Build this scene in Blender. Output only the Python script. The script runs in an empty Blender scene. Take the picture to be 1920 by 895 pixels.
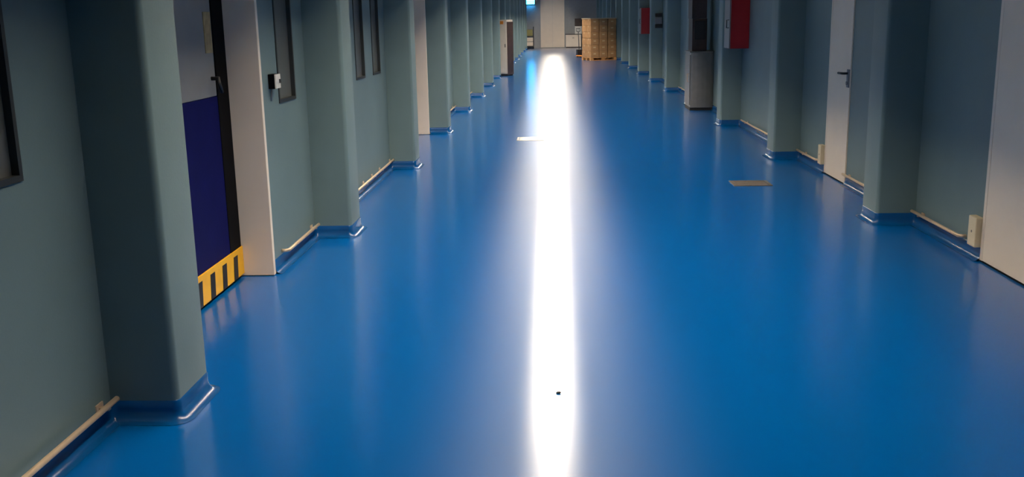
import bpy, bmesh, math, random
from mathutils import Vector, Matrix
random.seed(7)
sc = bpy.context.scene
COL = sc.collection

# ------------------------------------------------------------------ camera
cam_d = bpy.data.cameras.new('camera')
cam_d.sensor_width = 36.0
cam_d.lens = 1838.4 * 36.0 / 1920.0
cam_d.clip_start = 0.05; cam_d.clip_end = 300
cam = bpy.data.objects.new('camera', cam_d); COL.objects.link(cam)
cR = Vector((0.99894527, 0.04197165, -0.01862065))
cU = Vector((0.0090933, 0.21666594, 0.97620345))
cF = Vector((-0.04500733, 0.97534315, -0.21605575))
M4 = Matrix((cR, cU, -cF)).transposed().to_4x4()
M4.translation = Vector((0, 0, 1.6))
cam.matrix_world = M4
sc.camera = cam

# ------------------------------------------------------------------ world / exposure
w = bpy.data.worlds.new('world'); sc.world = w; w.use_nodes = True
w.node_tree.nodes['Background'].inputs[0].default_value = (0.02, 0.05, 0.08, 1)
w.node_tree.nodes['Background'].inputs[1].default_value = 0.02
sc.view_settings.view_transform = 'Standard'
sc.view_settings.look = 'None'
sc.view_settings.gamma = 1.0
sc.view_settings.use_curve_mapping = False
sc.view_settings.exposure = 0.0

LAMP_COL = (1.0, 0.88, 0.71)
LAMP_DOWN = 106.0
CEIL_FILL = 16.0  # added upward glow, brightens the ceiling mirrored in the floor
LAMP_Z = 3.30
LAMP_W = 0.12
SKIRT = 0.20
APERTURE = 0.345
CYAN_STRENGTH = 28.0

# ------------------------------------------------------------------ dimensions
XL, PL = -1.86, -1.573       # left wall face, left pilaster face
XR, PR = 2.795, 2.492        # right wall face, right pilaster face
SL, YL0 = 3.567, 3.767
SR, YR0 = 3.681, 3.933
PD = 0.36                    # pilaster length along the corridor
H = 4.10
Y0, Y1 = -3.0, 60.6
COVE = 0.085

# ------------------------------------------------------------------ materials
def mat(name, col, rough=0.5, metal=0.0, var=0.0, scale=8.0, bump=0.0, bscale=60.0, spec=0.5, emit=None, estr=0.0, coat=0.0, coat_r=0.1):
    m = bpy.data.materials.new(name); m.use_nodes = True
    nt = m.node_tree; N = nt.nodes; L = nt.links
    b = N['Principled BSDF']
    b.inputs['Base Color'].default_value = (*col, 1)
    b.inputs['Roughness'].default_value = rough
    b.inputs['Metallic'].default_value = metal
    b.inputs['Specular IOR Level'].default_value = spec
    b.inputs['Coat Weight'].default_value = coat
    b.inputs['Coat Roughness'].default_value = coat_r
    if emit:
        b.inputs['Emission Color'].default_value = (*emit, 1)
        b.inputs['Emission Strength'].default_value = estr
    if var or bump:
        tc = N.new('ShaderNodeTexCoord')
    if var:
        nz = N.new('ShaderNodeTexNoise'); nz.inputs['Scale'].default_value = scale; nz.inputs['Detail'].default_value = 5
        L.new(tc.outputs['Object'], nz.inputs['Vector'])
        mr = N.new('ShaderNodeMapRange')
        mr.inputs[1].default_value = 0.25; mr.inputs[2].default_value = 0.75
        mr.inputs[3].default_value = 1 - var; mr.inputs[4].default_value = 1 + var
        L.new(nz.outputs['Fac'], mr.inputs[0])
        mx = N.new('ShaderNodeMix'); mx.data_type = 'RGBA'; mx.blend_type = 'MULTIPLY'; mx.inputs[0].default_value = 1
        mx.inputs[6].default_value = (*col, 1)
        L.new(mr.outputs[0], mx.inputs[7])
        L.new(mx.outputs[2], b.inputs['Base Color'])
    if bump:
        n2 = N.new('ShaderNodeTexNoise'); n2.inputs['Scale'].default_value = bscale; n2.inputs['Detail'].default_value = 3
        L.new(tc.outputs['Object'], n2.inputs['Vector'])
        bp = N.new('ShaderNodeBump'); bp.inputs['Strength'].default_value = bump; bp.inputs['Distance'].default_value = 0.01
        L.new(n2.outputs['Fac'], bp.inputs['Height']); L.new(bp.outputs[0], b.inputs['Normal'])
    return m

M = {}
M['wall'] = mat('wall_paint', (0.148, 0.215, 0.222), 0.5, var=0.05, scale=3.0, bump=0.05, bscale=90)
M['pilaster'] = mat('pilaster_paint', (0.148, 0.215, 0.218), 0.5, var=0.05, scale=4.0, bump=0.05, bscale=90)
M['endwall'] = mat('end_wall_paint', (0.33, 0.34, 0.35), 0.55, var=0.05)
M['ceil'] = mat('ceiling_paint', (0.34, 0.34, 0.34), 0.8, var=0.03, scale=1.0)
M['addsoffit'] = mat('added_bulkhead_dark', (0.04, 0.045, 0.05), 0.7, var=0.05)
M['cream'] = mat('cream_paint', (0.86, 0.73, 0.60), 0.45, var=0.03, scale=4)
M['creamdoor'] = mat('cream_door', (0.85, 0.71, 0.57), 0.45, var=0.03, scale=4)
M['ivory'] = mat('ivory_plastic', (0.72, 0.60, 0.40), 0.45, var=0.03)
M['tan'] = mat('tan_strip', (0.42, 0.30, 0.14), 0.5, var=0.3, scale=20)
M['locker'] = mat('locker_paint', (0.58, 0.51, 0.44), 0.5, var=0.04)
M['mustard'] = mat('mustard_plastic', (0.30, 0.27, 0.09), 0.5, var=0.05)
M['bluedoor'] = mat('navy_door', (0.005, 0.007, 0.085), 0.6, var=0.08, spec=0.04)
M['greydoor'] = mat('grey_door', (0.24, 0.235, 0.23), 0.6, var=0.05)
M['black'] = mat('black_rubber_and_shade', (0.003, 0.003, 0.004), 0.7, var=0.1, spec=0.08)
M['yellow'] = mat('hazard_yellow', (1.0, 0.50, 0.006), 0.5, var=0.08, scale=14)
M['hazblack'] = mat('hazard_black', (0.015, 0.012, 0.012), 0.55, var=0.1)
M['steel'] = mat('brushed_steel', (0.74, 0.55, 0.38), 0.40, 0.4, var=0.06, scale=30)
M['satin'] = mat('satin_steel_sheet', (0.25, 0.23, 0.21), 0.42, 0.7, var=0.08, scale=10)
M['hatch'] = mat('hatch_steel', (0.80, 0.74, 0.66), 0.28, 1.0, var=0.1, scale=25)
M['hatchdull'] = mat('hatch_dull', (0.20, 0.165, 0.14), 0.5, 0.55, var=0.2, scale=20)
M['frame'] = mat('window_frame', (0.045, 0.05, 0.05), 0.5, 0.3, var=0.05)
M['red'] = mat('fire_red', (0.42, 0.008, 0.012), 0.45, var=0.05)
M['paledoor'] = mat('pale_grey_front', (0.22, 0.21, 0.21), 0.45, var=0.04)
M['brown'] = mat('dark_brown', (0.045, 0.025, 0.022), 0.5, var=0.5, scale=6)
M['dark'] = mat('dark_plastic', (0.018, 0.018, 0.02), 0.45, var=0.1)
M['darkpanel'] = mat('dark_panel', (0.075, 0.07, 0.068), 0.55, var=0.15, scale=3)
M['greyplastic'] = mat('grey_plastic', (0.22, 0.22, 0.23), 0.45, var=0.05)
M['white'] = mat('white_plastic', (0.78, 0.74, 0.68), 0.4, var=0.03)
M['carton'] = mat('carton_board', (0.40, 0.21, 0.085), 0.7, var=0.14, scale=7)
M['carton2'] = mat('carton_board_pale', (0.50, 0.30, 0.14), 0.7, var=0.14, scale=7)
M['tape'] = mat('parcel_tape', (0.62, 0.45, 0.26), 0.25, var=0.05)
M['label'] = mat('paper_label', (0.74, 0.62, 0.48), 0.6, var=0.05)
M['wood'] = mat('pallet_wood', (0.55, 0.27, 0.09), 0.7, var=0.2, scale=12)
M['sheet'] = mat('top_sheet', (0.55, 0.43, 0.29), 0.6, var=0.06)
M['orange'] = mat('orange_paint', (0.72, 0.24, 0.02), 0.4, var=0.06)
M['housing'] = mat('luminaire_housing', (0.10, 0.10, 0.10), 0.6, var=0.02)
M['addduct'] = mat('added_duct_pale', (0.80, 0.78, 0.74), 0.5, var=0.03)
M['lampglow'] = mat('fluorescent_diffuser', (0.8, 0.8, 0.8), 0.5, emit=LAMP_COL, estr=LAMP_DOWN)
M['dimglow'] = mat('dimmed_diffuser', (0.8, 0.8, 0.8), 0.5, emit=LAMP_COL, estr=LAMP_DOWN*0.3)
M['ceilfill'] = mat('ceiling_fill_glow', (0.8, 0.8, 0.8), 0.5, emit=LAMP_COL, estr=CEIL_FILL)
M['cyanglow'] = mat('cyan_tube', (0.5, 0.9, 1.0), 0.4, emit=(0.03, 0.45, 1.0), estr=CYAN_STRENGTH)
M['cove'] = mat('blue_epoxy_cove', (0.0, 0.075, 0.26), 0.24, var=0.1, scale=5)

def glass_mat():
    m = mat('dark_window_glass', (0.11, 0.115, 0.11), 0.3, var=0.06, scale=5, spec=0.5)
    return m
M['glass'] = glass_mat()

def floor_mat():
    m = bpy.data.materials.new('blue_epoxy_floor'); m.use_nodes = True
    nt = m.node_tree; N = nt.nodes; L = nt.links; b = N['Principled BSDF']
    tc = N.new('ShaderNodeTexCoord')
    n1 = N.new('ShaderNodeTexNoise'); n1.inputs['Scale'].default_value = 0.37; n1.inputs['Detail'].default_value = 3
    mp = N.new('ShaderNodeMapping'); mp.inputs['Location'].default_value = (3.31, 7.17, 0.43)
    L.new(tc.outputs['Object'], mp.inputs['Vector']); L.new(mp.outputs[0], n1.inputs['Vector'])
    cr = N.new('ShaderNodeMix'); cr.data_type = 'RGBA'
    cr.inputs[6].default_value = (0.0, 0.104, 0.375, 1); cr.inputs[7].default_value = (0.0, 0.114, 0.395, 1)
    L.new(n1.outputs['Fac'], cr.inputs[0]); L.new(cr.outputs[2], b.inputs['Base Color'])
    b.inputs['Roughness'].default_value = 0.6; b.inputs['Specular IOR Level'].default_value = 0.0
    gl = N.new('ShaderNodeBsdfAnisotropic'); gl.distribution = 'BECKMANN'
    gl.inputs['Color'].default_value = (1, 1, 1, 1); gl.inputs['Roughness'].default_value = 0.185
    g2 = N.new('ShaderNodeBsdfAnisotropic'); g2.distribution = 'BECKMANN'
    g2.inputs['Color'].default_value = (1, 1, 1, 1); g2.inputs['Roughness'].default_value = 0.37
    mg = N.new('ShaderNodeMixShader'); mg.inputs[0].default_value = 0.28   # scuffed film over the clear coat
    L.new(gl.outputs[0], mg.inputs[1]); L.new(g2.outputs[0], mg.inputs[2])
    fr = N.new('ShaderNodeFresnel'); fr.inputs['IOR'].default_value = 1.45
    ms = N.new('ShaderNodeMixShader')
    L.new(fr.outputs[0], ms.inputs[0]); L.new(b.outputs[0], ms.inputs[1]); L.new(mg.outputs[0], ms.inputs[2])
    L.new(ms.outputs[0], N['Material Output'].inputs['Surface'])
    return m
M['floor'] = floor_mat()

# ------------------------------------------------------------------ mesh helpers
def box(bm, x0, x1, y0, y1, z0, z1):
    v = [bm.verts.new(p) for p in ((x0,y0,z0),(x1,y0,z0),(x1,y1,z0),(x0,y1,z0),(x0,y0,z1),(x1,y0,z1),(x1,y1,z1),(x0,y1,z1))]
    for f in ((3,2,1,0),(4,5,6,7),(0,1,5,4),(1,2,6,5),(2,3,7,6),(3,0,4,7)):
        bm.faces.new([v[i] for i in f])

def tube(bm, pts, r, seg=10):
    pts = [Vector(p) for p in pts]; rings = []
    for i, p in enumerate(pts):
        d = (pts[min(i+1, len(pts)-1)] - pts[max(i-1, 0)]).normalized()
        up = Vector((0,0,1)) if abs(d.z) < 0.9 else Vector((1,0,0))
        a = d.cross(up).normalized(); c = a.cross(d).normalized()
        rings.append([bm.verts.new(p + r*(math.cos(2*math.pi*k/seg)*a + math.sin(2*math.pi*k/seg)*c)) for k in range(seg)])
    for i in range(len(rings)-1):
        for k in range(seg):
            f = bm.faces.new((rings[i][k], rings[i][(k+1)%seg], rings[i+1][(k+1)%seg], rings[i+1][k])); f.smooth = True
    bm.faces.new(rings[0][::-1]); bm.faces.new(rings[-1])

def prism(bm, outline, z0, z1, smooth=False):
    a = [bm.verts.new((x, y, z0)) for x, y in outline]; b = [bm.verts.new((x, y, z1)) for x, y in outline]
    n = len(a)
    for i in range(n):
        f = bm.faces.new((a[i], a[(i+1)%n], b[(i+1)%n], b[i])); f.smooth = smooth
    bm.faces.new(a[::-1]); bm.faces.new(b)

def lathe(bm, prof, c, seg=16):
    rings = [[bm.verts.new((c[0]+r*math.cos(2*math.pi*k/seg), c[1]+r*math.sin(2*math.pi*k/seg), c[2]+z)) for k in range(seg)] for r, z in prof]
    for i in range(len(rings)-1):
        for k in range(seg):
            f = bm.faces.new((rings[i][k], rings[i][(k+1)%seg], rings[i+1][(k+1)%seg], rings[i+1][k])); f.smooth = True
    bm.faces.new(rings[0][::-1]); bm.faces.new(rings[-1])

def obj(name, bm, m, parent=None, bevel=0.0, seg=2):
    bmesh.ops.recalc_face_normals(bm, faces=bm.faces[:])
    if bevel:
        bmesh.ops.bevel(bm, geom=bm.edges[:], offset=bevel, segments=seg, affect='EDGES', profile=0.6, clamp_overlap=True)
    me = bpy.data.meshes.new(name); bm.to_mesh(me); bm.free()
    me.materials.append(M[m] if isinstance(m, str) else m)
    o = bpy.data.objects.new(name, me); COL.objects.link(o)
    if parent: o.parent = parent
    return o

def bobj(name, dims, m, parent=None, bevel=0.0):
    bm = bmesh.new()
    if isinstance(dims[0], (int, float)): dims = [dims]
    for d in dims: box(bm, *d)
    return obj(name, bm, m, parent, bevel)

def thing(name, label, cat, loc=(0,0,0), rz=0.0, group=None):
    o = bpy.data.objects.new(name, None); COL.objects.link(o)
    o.location = loc; o.rotation_euler = (0,0,rz); o.empty_display_size = 0.1
    o['label'] = label; o['category'] = cat
    if group: o['group'] = group
    return o

def tag(o, label, cat, group=None):
    o['label'] = label; o['category'] = cat
    if group: o['group'] = group
    return o

def struct(o, label=None):
    o['kind'] = 'structure'
    if label: o['label'] = label
    return o

def sempty(name, label, loc=(0,0,0)):
    o = bpy.data.objects.new(name, None); COL.objects.link(o); o.location = loc; o.empty_display_size = 0.1
    return struct(o, label)

# ------------------------------------------------------------------ floor and ceiling
struct(bobj('floor', (-2.5, 3.4, Y0-0.2, Y1+0.2, -0.2, 0.0), 'floor'), 'glossy blue epoxy resin floor running the length of the corridor')
struct(bobj('ceiling', (-2.5, 3.4, Y0-0.2, Y1+0.2, H, H+0.15), 'ceil'), 'pale ceiling above the corridor, out of view')
struct(bobj('trim_added_1', (XL-0.3, -1.42, Y0, Y1, 3.36, H), 'addsoffit'), 'invented dark bulkhead above the left wall, unseen, shaping the floor reflection')  # both bulkheads invented out of view, to darken the floor reflection beside the streak
struct(bobj('trim_added_2', (1.72, XR+0.3, Y0, Y1, 3.36, H), 'addsoffit'), 'invented dark bulkhead above the right wall, unseen, shaping the floor reflection')

# ------------------------------------------------------------------ walls with openings
# (y0, y1, z0, z1) openings
L_DOORS = [(4.55, 6.20, 0.0, 2.35), (12.75, 14.40, 0.0, 2.35)]
L_WINS = [(2.87, 3.31), (6.585, 7.02), (9.23, 9.67), (10.10, 10.54)]
WZ0, WZ1 = 1.09, 2.25
R_DOORS = [(5.25, 6.40, 0.0, 2.12), (9.48, 10.23, 0.0, 2.12), (43.2, 47.6, 0.0, 2.9)]

def wall(name, xf, xb, openings, label):
    bm = bmesh.new(); ys = sorted({Y0, Y1, *[o[0] for o in openings], *[o[1] for o in openings]})
    x0, x1 = min(xf, xb), max(xf, xb)
    for a, b in zip(ys[:-1], ys[1:]):
        op = [o for o in openings if o[0] <= a + 1e-6 and o[1] >= b - 1e-6]
        if not op: box(bm, x0, x1, a, b, 0, H)
        else:
            if op[0][2] > 0: box(bm, x0, x1, a, b, 0, op[0][2])
            box(bm, x0, x1, a, b, op[0][3], H)
    bmesh.ops.remove_doubles(bm, verts=bm.verts[:], dist=1e-5)
    return struct(obj(name, bm, 'wall'), label)
wl = wall('wall_left', XL, XL-0.45, L_DOORS + [(a, b, WZ0, WZ1) for a, b in L_WINS], 'teal-grey painted left wall with pilasters, windows and recessed doors')
wr = wall('wall_right', XR, XR+0.45, R_DOORS, 'teal-grey painted right wall with pilasters and cream doors')
struct(bobj('wall_back', (-2.4, 3.3, Y1, Y1+0.2, 0, H), 'endwall'), 'dim grey wall closing the far end of the corridor')
struct(bobj('wall_front', (-2.4, 3.3, Y0-0.2, Y0, 0, H), 'wall'), 'teal-grey wall closing the corridor behind the viewer')

# pilasters: rounded corners on the corridor side
def pil_outline(side, y, r=0.028, n=6):
    xf, xw = (PL, XL-0.05) if side < 0 else (PR, XR+0.05)
    s = 1 if side < 0 else -1          # direction pointing into the corridor
    pts = [(xw, y)]
    for k in range(n+1):
        a = math.pi/2*k/n
        pts.append((xf - s*r + s*r*math.sin(a), y + r - r*math.cos(a)))
    for k in range(n+1):
        a = math.pi/2*k/n
        pts.append((xf - s*r + s*r*math.cos(a), y + PD - r + r*math.sin(a)))
    pts.append((xw, y+PD))
    return pts
PIL_L = [YL0 + k*SL for k in range(-1, 16) if YL0 + k*SL + PD < Y1]
PIL_R = [YR0 + k*SR for k in range(-1, 16) if YR0 + k*SR + PD < Y1]
def flat_ends(o):
    for p in o.data.polygons:
        if abs(p.normal.z) < 0.5 and max(abs(p.normal.x), abs(p.normal.y)) < 0.9999: p.use_smooth = True
        else: p.use_smooth = False
for side, ps, par in ((-1, PIL_L, wl), (1, PIL_R, wr)):
    base = None
    for y in ps:
        if base is None:
            bm = bmesh.new(); prism(bm, pil_outline(side, 0.0), 0, H)
            base = obj('pilaster', bm, 'pilaster', par)
            for p in base.data.polygons:
                p.use_smooth = abs(p.normal.z) < 0.5
            base.data.set_sharp_from_angle(angle=math.radians(40))
            base.location = (0, y, 0)
        else:
            c = base.copy(); COL.objects.link(c); c.parent = par; c.location = (0, y, 0)

# ------------------------------------------------------------------ coved skirting that wraps walls and pilasters
def footprint(side, ya, yb, ps):
    """polyline of the wall line between ya and yb, with pilasters and rounded corners"""
    xw = XL if side < 0 else XR
    s = 1 if side < 0 else -1
    pts = [(xw, ya)]
    ri = 0.03
    for y in ps:
        if y <= ya or y + PD >= yb: continue
        for k in range(4):                       # inner corner, rounded
            a = math.pi/2*k/3
            pts.append((xw + s*(ri - ri*math.cos(a)), y - ri + ri*math.sin(a)))
        pts += pil_outline(side, y, r=0.028)[1:-1]
        for k in range(4):
            a = math.pi/2*k/3
            pts.append((xw + s*(ri - ri*math.sin(a)), y + PD + ri - ri*math.cos(a)))
    pts.append((xw, yb))
    return pts
RC = 0.05
PROF = [(0.0, COVE+0.004), (0.004, COVE), (0.004, RC+0.002)] + [(0.004 + RC*(1-math.cos(math.pi/2*k/7)), RC*(1-math.sin(math.pi/2*k/7)) + 0.0015) for k in range(0, 8)]
def cove(bm, poly, side):
    s = 1 if side < 0 else -1
    n = len(poly); rows = []
    for i in range(n):
        p = Vector(poly[i])
        d1 = (p - Vector(poly[i-1])).normalized() if i else None
        d2 = (Vector(poly[i+1]) - p).normalized() if i < n-1 else None
        d1 = d1 or d2; d2 = d2 or d1
        n1 = Vector((d1.y, -d1.x))*s; n2 = Vector((d2.y, -d2.x))*s
        nn = n1 + n2
        nn = nn.normalized() / max(0.5, nn.normalized().dot(n1)) if nn.length > 1e-4 else n1
        rows.append([bm.verts.new((p.x + nn.x*o, p.y + nn.y*o, z)) for o, z in PROF])
    for i in range(n-1):
        for k in range(len(PROF)-1):
            f = bm.faces.new((rows[i][k], rows[i][k+1], rows[i+1][k+1], rows[i+1][k])); f.smooth = True
def baseboard(name, side, segs, ps, label):
    bm = bmesh.new()
    for a, b in segs: cove(bm, footprint(side, a, b, ps), side)
    return struct(obj(name, bm, 'cove'), label)
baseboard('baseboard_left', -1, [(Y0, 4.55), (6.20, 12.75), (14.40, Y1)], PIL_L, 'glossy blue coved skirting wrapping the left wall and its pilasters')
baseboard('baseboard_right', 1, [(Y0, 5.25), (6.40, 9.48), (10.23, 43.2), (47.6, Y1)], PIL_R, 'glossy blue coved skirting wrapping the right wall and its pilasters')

# ------------------------------------------------------------------ windows in the left wall
wlab = ['dark window at the left edge of the picture, in front of the nearest pilaster',
        'tall dark window beside the small black and white switch box',
        'nearer of the pair of dark windows between the second and third left pilasters',
        'farther of the pair of dark windows between the second and third left pilasters']
for i, (a, b) in enumerate(L_WINS):
    r = sempty('window_%d' % (i+1), wlab[i], (XL, (a+b)/2, WZ0))
    hw = (b-a)/2; hh = WZ1-WZ0; t = 0.022
    bobj('window_frame', [(-0.05, 0.006, -hw, -hw+t, 0, hh), (-0.05, 0.006, hw-t, hw, 0, hh), (-0.05, 0.006, -hw+t, hw-t, 0, t), (-0.05, 0.006, -hw+t, hw-t, hh-t, hh)], 'frame', r)
    bobj('window_pane', (-0.034, -0.022, -hw+t*0.6, hw-t*0.6, t*0.6, hh-t*0.6), 'glass', r)

# ------------------------------------------------------------------ recessed left doors with cream lining
def left_door(idx, ya, yb, label, hazard):
    r = sempty('door_%d' % idx, label, (0, 0, 0)); zt = 2.35
    XJ = -2.055
    fr = bobj('door_frame', [(XJ-0.1, XL+0.012, yb-0.045, yb-0.002, 0.004, zt-0.002), (XJ-0.1, XL+0.012, ya+0.002, ya+0.045, 0.004, zt-0.002), (XJ-0.1, XL+0.012, ya+0.045, yb-0.045, zt-0.045, zt-0.002)], 'cream', r, bevel=0.004)
    y0, y1 = ya+0.05, yb-0.05
    low = bobj('lower_panel', (XJ-0.045, XJ, y0, y1-0.05, 0.02, 1.19), 'bluedoor', r, bevel=0.004); low['label'] = 'navy blue lower door panel'
    up = bobj('upper_panel', (XJ-0.045, XJ-0.003, y0, y1-0.05, 1.192, zt-0.05), 'greydoor', r, bevel=0.004); up['label'] = 'grey upper door panel'
    e = bobj('jamb_shade', (XJ-0.06, XJ+0.004, y1-0.21, y1, 0.02, zt-0.05), 'black', r, bevel=0.006); e['label'] = 'black strip painted as the jamb shadow'  # black strip stands in for the shadow of the jamb on the leaf
    if hazard:
        hz = bobj('hazard_strip', (XJ, XJ+0.012, y0, y1+0.002, 0.022, 0.205), 'yellow', r, bevel=0.003); hz['label'] = 'yellow and black hazard strip along the door foot'
        y = 4.66
        while y + 0.08 < y1:
            bm = bmesh.new()
            for (yy, z) in (): pass
            v = []
            for x in (XJ+0.011, XJ+0.0145):
                v.append([bm.verts.new((x, y + dy, z)) for dy, z in ((-0.008, 0.024), (0.068, 0.024), (0.085, 0.172), (0.009, 0.172))])
            bm.faces.new(v[0][::-1]); bm.faces.new(v[1])
            for k in range(4): bm.faces.new((v[0][k], v[0][(k+1)%4], v[1][(k+1)%4], v[1][k]))
            obj('black_bar', bm, 'hazblack', hz)
            y += 0.215
        hb = bobj('notice_strip', (XJ-0.004, XJ+0.002, 5.805, 5.925, 1.45, 1.69), 'tan', r, bevel=0.003); hb['label'] = 'yellowish vertical strip on the upper door panel'
        bm = bmesh.new()
        tube(bm, [(XJ-0.004, 5.87, 1.30), (XJ+0.04, 5.875, 1.30), (XJ+0.045, 5.86, 1.28), (XJ+0.045, 5.90, 1.215)], 0.012, 8)
        obj('door_handle', bm, 'dark', r)
    return r
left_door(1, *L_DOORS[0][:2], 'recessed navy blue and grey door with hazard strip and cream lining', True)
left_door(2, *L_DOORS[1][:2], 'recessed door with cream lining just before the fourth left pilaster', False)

# ------------------------------------------------------------------ right wall doors
def right_door(idx, ya, yb, label, handle):
    r = sempty('door_%d' % idx, label); zt = 2.12; xf = XR-0.012
    bobj('door_frame', [(xf, XR+0.12, yb-0.04, yb-0.001, 0.012, zt-0.001), (xf, XR+0.12, ya+0.001, ya+0.04, 0.012, zt-0.001), (xf, XR+0.12, ya+0.04, yb-0.04, zt-0.04, zt-0.001)], 'creamdoor', r, bevel=0.002)
    bobj('door_leaf', (xf+0.0015, XR+0.05, ya+0.041, yb-0.041, 0.014, zt-0.042), 'creamdoor', r, bevel=0.001)
    bobj('threshold', (xf+0.005, XR+0.13, ya+0.001, yb-0.001, 0.0, 0.011), 'black', r)
    if handle:
        yh = ya + 0.06
        pl = bobj('handle_plate', (xf-0.012, xf+0.002, yh-0.045, yh+0.02, 0.93, 1.10), 'greyplastic', r, bevel=0.003)
        bm = bmesh.new(); tube(bm, [(xf-0.008, yh-0.015, 1.062), (xf-0.055, yh-0.01, 1.062), (xf-0.062, yh+0.02, 1.062), (xf-0.06, yh+0.13, 1.060)], 0.011, 8)
        hd = obj('door_handle', bm, 'dark', r); hd['label'] = 'dark lever handle'
        bm = bmesh.new(); lathe(bm, [(0.018, 0), (0.018, 0.012)], (0, 0, 0), 12)
        o = obj('lock_rose', bm, 'greyplastic', pl); o.rotation_euler = (0, -math.pi/2, 0); o.location = (xf-0.012, yh-0.015, 0.97)
    return r
right_door(3, *R_DOORS[0][:2], 'large cream door at the right edge of the picture', False)
right_door(4, *R_DOORS[1][:2], 'narrow cream door with dark lever handle in the right wall', True)
# dark shutter in the right wall beyond the pallet
r = sempty('door_5', 'dark slatted shutter door in the right wall behind the carton stack')
ya, yb = R_DOORS[2][:2]
slat = None
for k in range(14):
    if slat is None:
        bm = bmesh.new(); box(bm, XR+0.10, XR+0.14, ya, yb, 0.0, 0.196); slat = obj('slat', bm, 'darkpanel', r, bevel=0.012); slat.location.z = 0.02
    else:
        c = slat.copy(); COL.objects.link(c); c.parent = r; c.location.z = 0.02 + 0.205*k
bobj('shutter_frame', [(XR-0.02, XR+0.2, ya-0.06, ya+0.001, 0, 2.96), (XR-0.02, XR+0.2, yb-0.001, yb+0.06, 0, 2.96), (XR-0.02, XR+0.2, ya, yb, 2.89, 2.96)], 'dark', r)
# far end door
r = sempty('door_6', 'tall cream double door in the far end wall')
bobj('door_leaf', (-0.82, -0.105, Y1-0.05, Y1+0.02, 0.03, 3.08), 'creamdoor', r, bevel=0.004)
bobj('door_leaf', (-0.100, 0.615, Y1-0.05, Y1+0.02, 0.03, 3.08), 'creamdoor', r, bevel=0.004)
bobj('door_frame', [(-0.87, -0.822, Y1-0.06, Y1+0.02, 0, 3.14), (0.617, 0.665, Y1-0.06, Y1+0.02, 0, 3.14), (-0.822, 0.617, Y1-0.06, Y1+0.02, 3.085, 3.14)], 'endwall', r)

# ------------------------------------------------------------------ guard rails
def guard_rail(side, ya, yb, label, brackets, bend_a=False, bend_b=False):
    xw = XL if side < 0 else XR; s = 1 if side < 0 else -1
    t = thing('guard_rail', label, 'guard rail', (xw, (ya+yb)/2, 0), 0, 'low steel guard rails along the walls')
    yc = (ya+yb)/2; off = 0.046; z = 0.113
    pts = []
    if bend_a: pts += [(0, ya-yc, z), (s*(off-0.02), ya-yc, z), (s*off, ya-yc+0.02, z)]
    else: pts += [(s*off, ya-yc, z)]
    if bend_b: pts += [(s*off, yb-yc-0.02, z), (s*(off-0.02), yb-yc, z), (0, yb-yc, z)]
    else: pts += [(s*off, yb-yc, z)]
    bm = bmesh.new(); tube(bm, pts, 0.012, 10); obj('rail_tube', bm, 'steel', t)
    for yb_ in brackets:
        bm = bmesh.new(); x0, x1 = sorted((0.0, s*off))
        box(bm, x0, x1, yb_-yc-0.012, yb_-yc+0.012, z-0.022, z-0.010)
        p0, p1 = sorted((0.0, s*0.006)); box(bm, p0, p1, yb_-yc-0.03, yb_-yc+0.03, z-0.028, z+0.006)
        obj('bracket', bm, 'steel', t)
    return t
def pl(k): return YL0 + k*SL
def pr(k): return YR0 + k*SR
guard_rail(-1, 0.9, 3.73, 'low steel guard rail running out of the bottom left corner', [1.2, 2.4, 3.66])
guard_rail(-1, 6.40, 7.28, 'short steel guard rail between the blue door lining and second left pilaster', [7.22], bend_a=True)
guard_rail(-1, pl(1)+PD+0.05, pl(2)-0.04, 'steel guard rail between the second and third left pilasters', [8.3, 9.3, 9.75, 10.2, 10.85])
onames = {3:'fourth', 4:'fifth', 5:'sixth', 6:'seventh', 7:'eighth', 8:'ninth'}
for k in (3, 4, 5):
    guard_rail(-1, pl(k)+PD+0.05, pl(k+1)-0.04, 'distant steel guard rail just beyond the %s left pilaster' % onames[k], [pl(k)+0.6, pl(k)+2.0, pl(k+1)-0.2])
guard_rail(1, 6.66, pr(1)-0.04, 'steel guard rail beside the large cream door on the right', [7.45], bend_a=True)
guard_rail(1, pr(1)+PD+0.05, 9.44, 'steel guard rail on the near side of the narrow cream door', [8.5, 9.35])
guard_rail(1, 10.42, pr(2)-0.04, 'steel guard rail on the far side of the narrow cream door', [11.0], bend_a=True)
guard_rail(1, pr(2)+PD+0.05, pr(3)-0.3, 'steel guard rail below the near red hose cabinet', [12.0, 13.0, 14.4])
guard_rail(1, pr(4)+PD+0.05, pr(5)-0.2, 'steel guard rail just beyond the grey steel wash unit', [19.5, 21.0, 22.0])
for a, b, lab in ((6.405, 6.525, 'small ivory block at the foot of the large cream door'), (10.235, 10.345, 'small ivory block at the foot of the narrow cream door')):
    o = thing('guard_block', lab, 'guard block', (XR, (a+b)/2, 0.09), 0, 'ivory blocks beside the doors')
    hw = (b-a)/2
    bobj('block_body', (-0.05, 0.0, -hw, hw, 0, 0.20), 'ivory', o, bevel=0.008)
    bm = bmesh.new(); tube(bm, [(-0.051, 0, 0.10), (-0.046, 0, 0.10)], 0.009, 8); obj('screw', bm, 'hatchdull', o)

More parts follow.
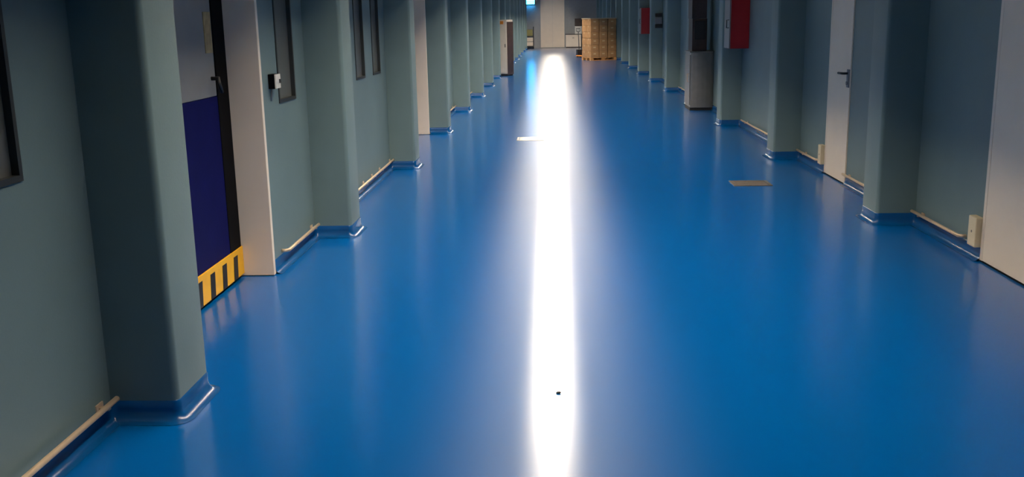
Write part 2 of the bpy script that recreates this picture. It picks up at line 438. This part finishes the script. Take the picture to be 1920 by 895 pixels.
# ------------------------------------------------------------------ switch box by the window
t = thing('switch_box', 'small black and white wall switch box beside the cream door lining', 'switch', (XL, 6.42, 1.20))
bobj('back_box', (0.0, 0.042, -0.055, 0.055, 0, 0.095), 'black', t, bevel=0.003)
cv = bobj('cover_plate', (0.040, 0.052, -0.05, 0.056, 0.002, 0.093), 'white', t, bevel=0.003)
bobj('button', (0.050, 0.060, 0.018, 0.044, 0.035, 0.06), 'dark', cv, bevel=0.002)
bm = bmesh.new(); tube(bm, [(0.012, -0.03, 0.002), (0.010, -0.03, -0.04), (0.006, -0.028, -0.08)], 0.005, 6); obj('cable', bm, 'greyplastic', t)

# ------------------------------------------------------------------ floor hatches and debris
def hatch(label, x0, x1, y0, y1, mrim, mcov):
    t = thing('floor_hatch', label, 'floor hatch', ((x0+x1)/2, (y0+y1)/2, 0))
    a, b = (x1-x0)/2, (y1-y0)/2; k = 0.028
    bobj('rim', [(-a, a, -b, -b+k, 0, 0.008), (-a, a, b-k, b, 0, 0.008), (-a, -a+k, -b+k, b-k, 0, 0.008), (a-k, a, -b+k, b-k, 0, 0.008)], mrim, t, bevel=0.0025)
    c = bobj('cover', (-a+k+0.006, a-k-0.006, -b+k+0.006, b-k-0.006, 0.0, 0.005), mcov, t, bevel=0.002)
    bm = bmesh.new(); lathe(bm, [(0.018, 0.0), (0.018, 0.0055), (0.012, 0.0062)], (0, b*0.55, 0), 12); obj('lift_ring', bm, mrim, c)
    return t
hatch('bright steel floor hatch touching the white light streak', -0.53, -0.15, 13.42, 13.80, 'hatch', 'hatch')
hatch('dull brownish floor hatch on the right half of the floor', 1.73, 2.10, 9.47, 9.78, 'hatchdull', 'hatchdull')
bm = bmesh.new()
bmesh.ops.create_icosphere(bm, subdivisions=2, radius=0.009)
for v in bm.verts:
    v.co *= random.uniform(0.75, 1.25); v.co.z *= 0.6; v.co.x *= 1.3
o = obj('debris_crumb', bm, 'hazblack'); o.location = (0.004, 4.065, 0.004)
tag(o, 'tiny dark crumb lying in the light streak on the floor', 'debris')

# ------------------------------------------------------------------ red hose cabinets
def hose_cabinet(label, ya, yb, x0, z0, z1):
    t = thing('hose_cabinet', label, 'hose cabinet', (XR, (ya+yb)/2, z0), 0, 'red fire hose cabinets on the right wall')
    h = z1-z0; b = (yb-ya)/2; d = XR-x0
    bobj('cabinet_body', (-d+0.02, 0.0, -b, b, 0, h), 'red', t, bevel=0.006)
    dr = bobj('cabinet_door', (-d, -d+0.018, -b+0.004, b-0.004, 0.004, h-0.004), 'paledoor', t, bevel=0.004); dr['label'] = 'pale front door of the cabinet'
    bm = bmesh.new(); tube(bm, [(-d+0.002, -b+0.07, h*0.42), (-d-0.03, -b+0.07, h*0.42), (-d-0.03, -b+0.07, h*0.58), (-d+0.002, -b+0.07, h*0.58)], 0.008, 8)
    obj('pull_handle', bm, 'dark', dr)
    bobj('mounting_lip', (-d+0.02, 0.0, -b-0.004, b+0.004, h, h+0.015), 'red', t)
hose_cabinet('nearer red fire hose cabinet high on the right wall', 14.50, 14.94, 2.51, 1.16, 1.86)
hose_cabinet('farther red fire hose cabinet on the right wall', 29.2, 29.66, 2.50, 1.18, 1.90)

# ------------------------------------------------------------------ steel wash unit with brown box on it
t = thing('steel_cabinet', 'grey satin steel cabinet standing against a right pilaster below a brown box', 'cabinet', (2.585, 17.95, 0))
bobj('plinth', (-0.195, 0.205, -0.33, 0.36, 0.0, 0.05), 'hazblack', t)
bm = bmesh.new()
prism(bm, [(-0.16,-0.36),(-0.08,-0.372),(0.0,-0.376),(0.08,-0.372),(0.16,-0.36),(0.205,-0.345),(0.205,0.36),(-0.19,0.36),(-0.19,-0.345)], 0.05, 1.01)
obj('cabinet_body', bm, 'satin', t, bevel=0.008)
bobj('cabinet_top', (-0.215, 0.208, -0.385, 0.37, 1.012, 1.032), 'satin', t, bevel=0.004)
dr = bobj('cabinet_door', (-0.205, -0.191, -0.30, 0.33, 0.09, 0.97), 'satin', t, bevel=0.004)
bm = bmesh.new(); tube(bm, [(-0.203,-0.22,0.5),(-0.235,-0.22,0.5),(-0.235,-0.22,0.64),(-0.203,-0.22,0.64)], 0.007, 8); obj('pull_handle', bm, 'steel', dr)
t = thing('storage_box', 'tall dark brown box standing on the grey steel cabinet', 'box', (2.55, 17.95, 1.033))
bobj('box_body', (-0.13, 0.13, -0.24, 0.24, 0, 0.56), 'brown', t, bevel=0.01)
bobj('box_lid', (-0.14, 0.12, -0.25, 0.25, 0.562, 0.95), 'brown', t, bevel=0.01)
bobj('front_panel', (-0.09, 0.09, -0.262, -0.241, 0.20, 0.52), 'hazblack', t, bevel=0.006)

# ------------------------------------------------------------------ small dispenser
t = thing('wall_dispenser', 'small black and grey dispenser hanging on a distant right pilaster', 'dispenser', (2.68, pr(6), 1.37))
bobj('dispenser_body', (-0.085, 0.085, -0.11, 0.0, 0.10, 0.28), 'greyplastic', t, bevel=0.012)
bobj('dispenser_cap', (-0.09, 0.09, -0.12, 0.0, 0.282, 0.37), 'dark', t, bevel=0.015)
bobj('drip_tray', (-0.09, 0.09, -0.13, 0.0, 0.0, 0.098), 'dark', t, bevel=0.012)

# ------------------------------------------------------------------ tall locker on the left
t = thing('locker', 'tall cream locker with a dark side standing by the left wall far down', 'locker', (-1.52, 30.15, 0), math.radians(-24))
# local frame: front faces -y, dark flank faces +x
bobj('locker_body', (-0.19, 0.19, -0.18, 0.22, 0.06, 1.66), 'locker', t, bevel=0.006)
bobj('plinth', (-0.18, 0.18, -0.16, 0.20, 0.0, 0.06), 'hazblack', t)
s_ = bobj('side_panel', (0.191, 0.206, -0.178, 0.22, 0.04, 1.60), 'brown', t, bevel=0.004); s_['label'] = 'dark side panel'
d_ = bobj('locker_door', (-0.18, 0.18, -0.198, -0.182, 0.09, 1.64), 'locker', t, bevel=0.004)
bobj('name_card', (-0.15, 0.09, -0.206, -0.1985, 1.53, 1.62), 'orange', d_)['label'] = 'orange card'
bobj('door_knob', (0.13, 0.15, -0.22, -0.1985, 0.85, 0.95), 'dark', d_, bevel=0.004)

# ------------------------------------------------------------------ far end: cyan lamp, trolley, bench
t = thing('wall_lamp', 'glowing cyan lamp high at the left of the far end wall', 'lamp', (-1.50, Y1, 2.6))
bobj('lamp_housing', [(-0.36, 0.36, -0.05, 0.0, -0.03, 0.42), (-0.36, -0.335, -0.20, -0.05, -0.03, 0.42), (0.335, 0.36, -0.20, -0.05, -0.03, 0.42), (-0.335, 0.335, -0.20, -0.05, 0.40, 0.42)], 'dark', t)
for z in (0.04, 0.13, 0.22, 0.31):
    bm = bmesh.new(); tube(bm, [(-0.334, -0.11, z), (0.334, -0.11, z)], 0.036, 10); obj('lamp_tube', bm, 'cyanglow', t)

t = thing('service_trolley', 'dark service trolley parked at the left of the far end wall', 'trolley', (-1.50, 60.1, 0))
bobj('base_tray', (-0.27, 0.27, -0.35, 0.35, 0.10, 0.16), 'dark', t, bevel=0.01)
bobj('shelf', (-0.25, 0.25, -0.33, 0.33, 0.72, 0.75), 'dark', t, bevel=0.005)
for sx in (-1, 1):
    for sy in (-1, 1):
        bm = bmesh.new(); tube(bm, [(sx*0.255, sy*0.32, 0.12), (sx*0.255, sy*0.32, 1.28)], 0.016, 8); obj('post', bm, 'dark', t)
        bm = bmesh.new(); tube(bm, [(sx*0.24-0.02, sy*0.28, 0.05), (sx*0.24+0.02, sy*0.28, 0.05)], 0.05, 12); obj('wheel', bm, 'black', t)
bobj('side_board', (-0.285, -0.272, -0.33, 0.33, 0.16, 1.25), 'dark', t)
def crate(name, label, cat, loc, dx, dy, dz, m, lid):
    t = thing(name, label, cat, loc)
    bobj('body', (-dx/2, dx/2, -dy/2, dy/2, 0, dz), m, t, bevel=0.008)
    bobj('lid', (-dx/2-0.008, dx/2+0.008, -dy/2-0.008, dy/2+0.008, dz+0.001, dz+0.03), lid, t, bevel=0.005)
crate('storage_bin', 'pale grey bin on the lower tray of the far trolley', 'bin', (-1.46, 60.1, 0.161), 0.40, 0.5, 0.23, 'cream', 'greyplastic')
crate('storage_bin', 'upper pale bin stacked on the lower tray of the far trolley', 'bin', (-1.46, 60.1, 0.425), 0.38, 0.48, 0.22, 'cream', 'greyplastic')
crate('storage_bin', 'yellowish tub on the upper shelf of the far trolley', 'bin', (-1.48, 60.1, 0.751), 0.36, 0.45, 0.34, 'mustard', 'mustard')

t = thing('bench_cabinet', 'low cream cabinet with dark top between end door and carton stack', 'cabinet', (1.14, 60.25, 0))
bobj('body', (-0.46, 0.46, -0.28, 0.30, 0.06, 0.77), 'cream', t, bevel=0.004)
bobj('worktop', (-0.48, 0.48, -0.31, 0.31, 0.772, 0.81), 'dark', t, bevel=0.004)
bobj('plinth', (-0.44, 0.44, -0.26, 0.28, 0, 0.06), 'brown', t)
for sx in (0, 1):
    d_ = bobj('door', (-0.45+sx*0.452, -0.002+sx*0.452, -0.298, -0.282, 0.08, 0.75), 'cream', t, bevel=0.003)
    bobj('knob', (-0.06+sx*0.06+0.01, -0.04+sx*0.06+0.01, -0.315, -0.2985, 0.55, 0.62), 'dark', d_)
crate('white_box', 'white box on the low cream cabinet beside the carton stack', 'box', (1.44, 60.22, 0.811), 0.40, 0.40, 0.42, 'white', 'white')
crate('dark_box', 'dark purplish box on top of the white box at the far end', 'box', (1.44, 60.22, 1.262), 0.42, 0.42, 0.42, 'brown', 'brown')

# ------------------------------------------------------------------ pallet of cartons
PX, PY, PRZ = 1.82, 40.9, math.radians(21)
def pw(x, y, z):
    c, s = math.cos(PRZ), math.sin(PRZ)
    return (PX + c*x - s*y, PY + s*x + c*y, z)
t = thing('pallet', 'wooden pallet carrying the stack of brown cartons', 'pallet', (PX, PY, 0), PRZ)
LW, LD = 1.14, 0.92     # load width (local x), depth (local y)
for sx in (-1, 0, 1):
    for sy in (-1, 0, 1):
        bobj('block', (sx*(LW/2-0.06)-0.06, sx*(LW/2-0.06)+0.06, sy*(LD/2-0.06)-0.06, sy*(LD/2-0.06)+0.06, 0.022, 0.098), 'wood', t)
for sy in (-1, 0, 1):
    bobj('bottom_board', (-LW/2, LW/2, sy*(LD/2-0.05)-0.05, sy*(LD/2-0.05)+0.05, 0.0, 0.021), 'wood', t)
for k in range(6):
    y = -LD/2 + 0.075 + k*(LD-0.15)/5
    bobj('deck_board', (-LW/2, LW/2, y-0.06, y+0.06, 0.099, 0.122), 'wood', t)
NL, cw, cd, ch = 6, LW/3, LD/2, 0.252
protos = []
lay = ['bottom', 'second', 'third', 'fourth', 'fifth', 'top']
colname = {(0,0): 'left end of the front row', (1,0): 'middle of the front row', (2,0): 'right end of the front row', (0,1): 'rear of the left side'}
first = None
for l in range(NL):
    for (ci, ri) in ((0,0), (1,0), (2,0), (0,1)):
        x = -LW/2 + cw*(ci+0.5); y = -LD/2 + cd*(ri+0.5); z = 0.123 + l*(ch+0.002)
        lab = 'brown carton, %s layer of the stack, %s' % (lay[l], colname[(ci, ri)])
        jx, jy, jr = random.uniform(-.006, .006), random.uniform(-.006, .006), random.uniform(-.01, .01)
        if first is None:
            c = thing('carton', lab, 'carton', pw(x, y, z), PRZ, 'cartons stacked on the pallet')
            parts = [bobj('carton_body', (-cw/2+0.009, cw/2-0.009, -cd/2+0.009, cd/2-0.009, 0, ch), 'carton', c, bevel=0.016),
                     bobj('tape', [(-cw/2+0.0055, cw/2-0.0055, -0.03, 0.03, ch-0.004, ch+0.0008), (-cw/2+0.0055, -cw/2+0.008, -0.03, 0.03, ch*0.7, ch), (cw/2-0.008, cw/2-0.0055, -0.03, 0.03, ch*0.7, ch)], 'tape', c),
                     bobj('paper_label', (-0.06, 0.05, -cd/2+0.006, -cd/2+0.012, 0.12, 0.17), 'tape', c)]
            first = (c, parts)
        else:
            c = first[0].copy(); COL.objects.link(c); c['label'] = lab
            for p in first[1]:
                q = p.copy(); COL.objects.link(q); q.parent = c
            c.location = pw(x+jx, y+jy, z); c.rotation_euler = (0, 0, PRZ+jr)
o = bobj('top_sheet', (-LW/2-0.012, LW/2+0.012, -LD/2-0.012, LD/2+0.012, 0, 0.03), 'sheet', None, bevel=0.008)
o.location = (PX, PY, 0.123 + NL*(ch+0.002) + 0.001); o.rotation_euler = (0, 0, PRZ)
tag(o, 'pale tan cover sheet lying on top of the carton stack', 'cover sheet')

t = thing('pallet_truck', 'orange hand pallet truck with black wheels behind the carton stack', 'pallet truck', (1.22, 44.3, 0), math.radians(25))
for sx in (-1, 1):
    bobj('fork', (sx*0.19-0.075, sx*0.19+0.075, -1.0, 0.1, 0.055, 0.095), 'orange', t, bevel=0.01)
bobj('pump_body', (-0.17, 0.17, 0.1, 0.26, 0.08, 0.34), 'dark', t, bevel=0.02)
for sx in (-1, 1):
    bm = bmesh.new(); tube(bm, [(sx*0.07-0.03, 0.32, 0.09), (sx*0.07+0.03, 0.32, 0.09)], 0.09, 14); obj('wheel', bm, 'black', t)
bm = bmesh.new(); tube(bm, [(0, 0.28, 0.3), (0, 0.36, 1.1)], 0.018, 8); hd = obj('tiller', bm, 'dark', t)
bm = bmesh.new(); tube(bm, [(0, 0.36, 1.1), (-0.10, 0.37, 1.14), (-0.10, 0.38, 1.24), (0.10, 0.38, 1.24), (0.10, 0.37, 1.14), (0, 0.36, 1.1)], 0.014, 8); obj('grip', bm, 'dark', hd)

# ------------------------------------------------------------------ lit trunking along the ceiling
LY0, LY1 = 3.0, 57.2
t = thing('light_trunking', 'continuous row of lit strip luminaires hung along the ceiling, mirrored as the white floor streak', 'ceiling light', (-0.06, LY0, LAMP_Z))
hw = LAMP_W/2; LL = LY1-LY0
bm = bmesh.new()
ha = APERTURE/2
box(bm, -ha-0.012, ha+0.012, 0, LL, 0.012, 0.05)
box(bm, -ha-0.012, -ha, 0, LL, -SKIRT, 0.012); box(bm, ha, ha+0.012, 0, LL, -SKIRT, 0.012)
obj('housing', bm, 'housing', t)
n = int(LL/1.5); first_d = None; dim_data = None
for k in range(n):
    y = k*LL/n
    if first_d is None:
        first_d = bobj('diffuser', (-hw+0.002, hw-0.002, 0.012, LL/n-0.012, 0.0, 0.011), 'lampglow', t)
        dim_data = first_d.data.copy(); dim_data.materials[0] = M['dimglow']
        first_u = bobj('uplight_fill', (-0.06, 0.06, 0.05, LL/n-0.05, 0.051, 0.06), 'ceilfill', t)  # glowing strip added on top to light the unseen ceiling
    else:
        for s0 in (first_d, first_u):
            c = s0.copy(); COL.objects.link(c); c.parent = t; c.location.y = y
            if s0 is first_d and 7.7 < LY0 + y < 9.2:      # diffuser dimmed so the floor streak fades at its near end
                c.data = dim_data; c['label'] = 'dimmer diffuser'
for k in range(0, n, 2):
    bm = bmesh.new(); tube(bm, [(0, k*LL/n+0.02, 0.05), (0, k*LL/n+0.02, H-LAMP_Z-0.002)], 0.006, 6); obj('suspension_rod', bm, 'steel', t)

t = thing('reflection_duct', 'invented pale square duct, unseen, added for a faint patch in the floor reflection', 'duct', (1.58, 11.5, 3.52))  # made-up duct out of view, mirrored as a pale patch on the floor
for k in range(5):
    bobj('added_duct_section', (-0.135, 0.135, k*2.4+0.01, k*2.4+2.39, 0.0, 0.28), 'addduct', t, bevel=0.006)
    bobj('added_duct_flange', (-0.15, 0.15, k*2.4-0.012, k*2.4+0.012, -0.015, 0.295), 'addduct', t)
for k in (0, 2, 4):
    bm = bmesh.new(); tube(bm, [(0, k*2.4+0.3, 0.281), (0, k*2.4+0.3, H-3.52-0.002)], 0.006, 6); obj('suspension_rod', bm, 'steel', t)
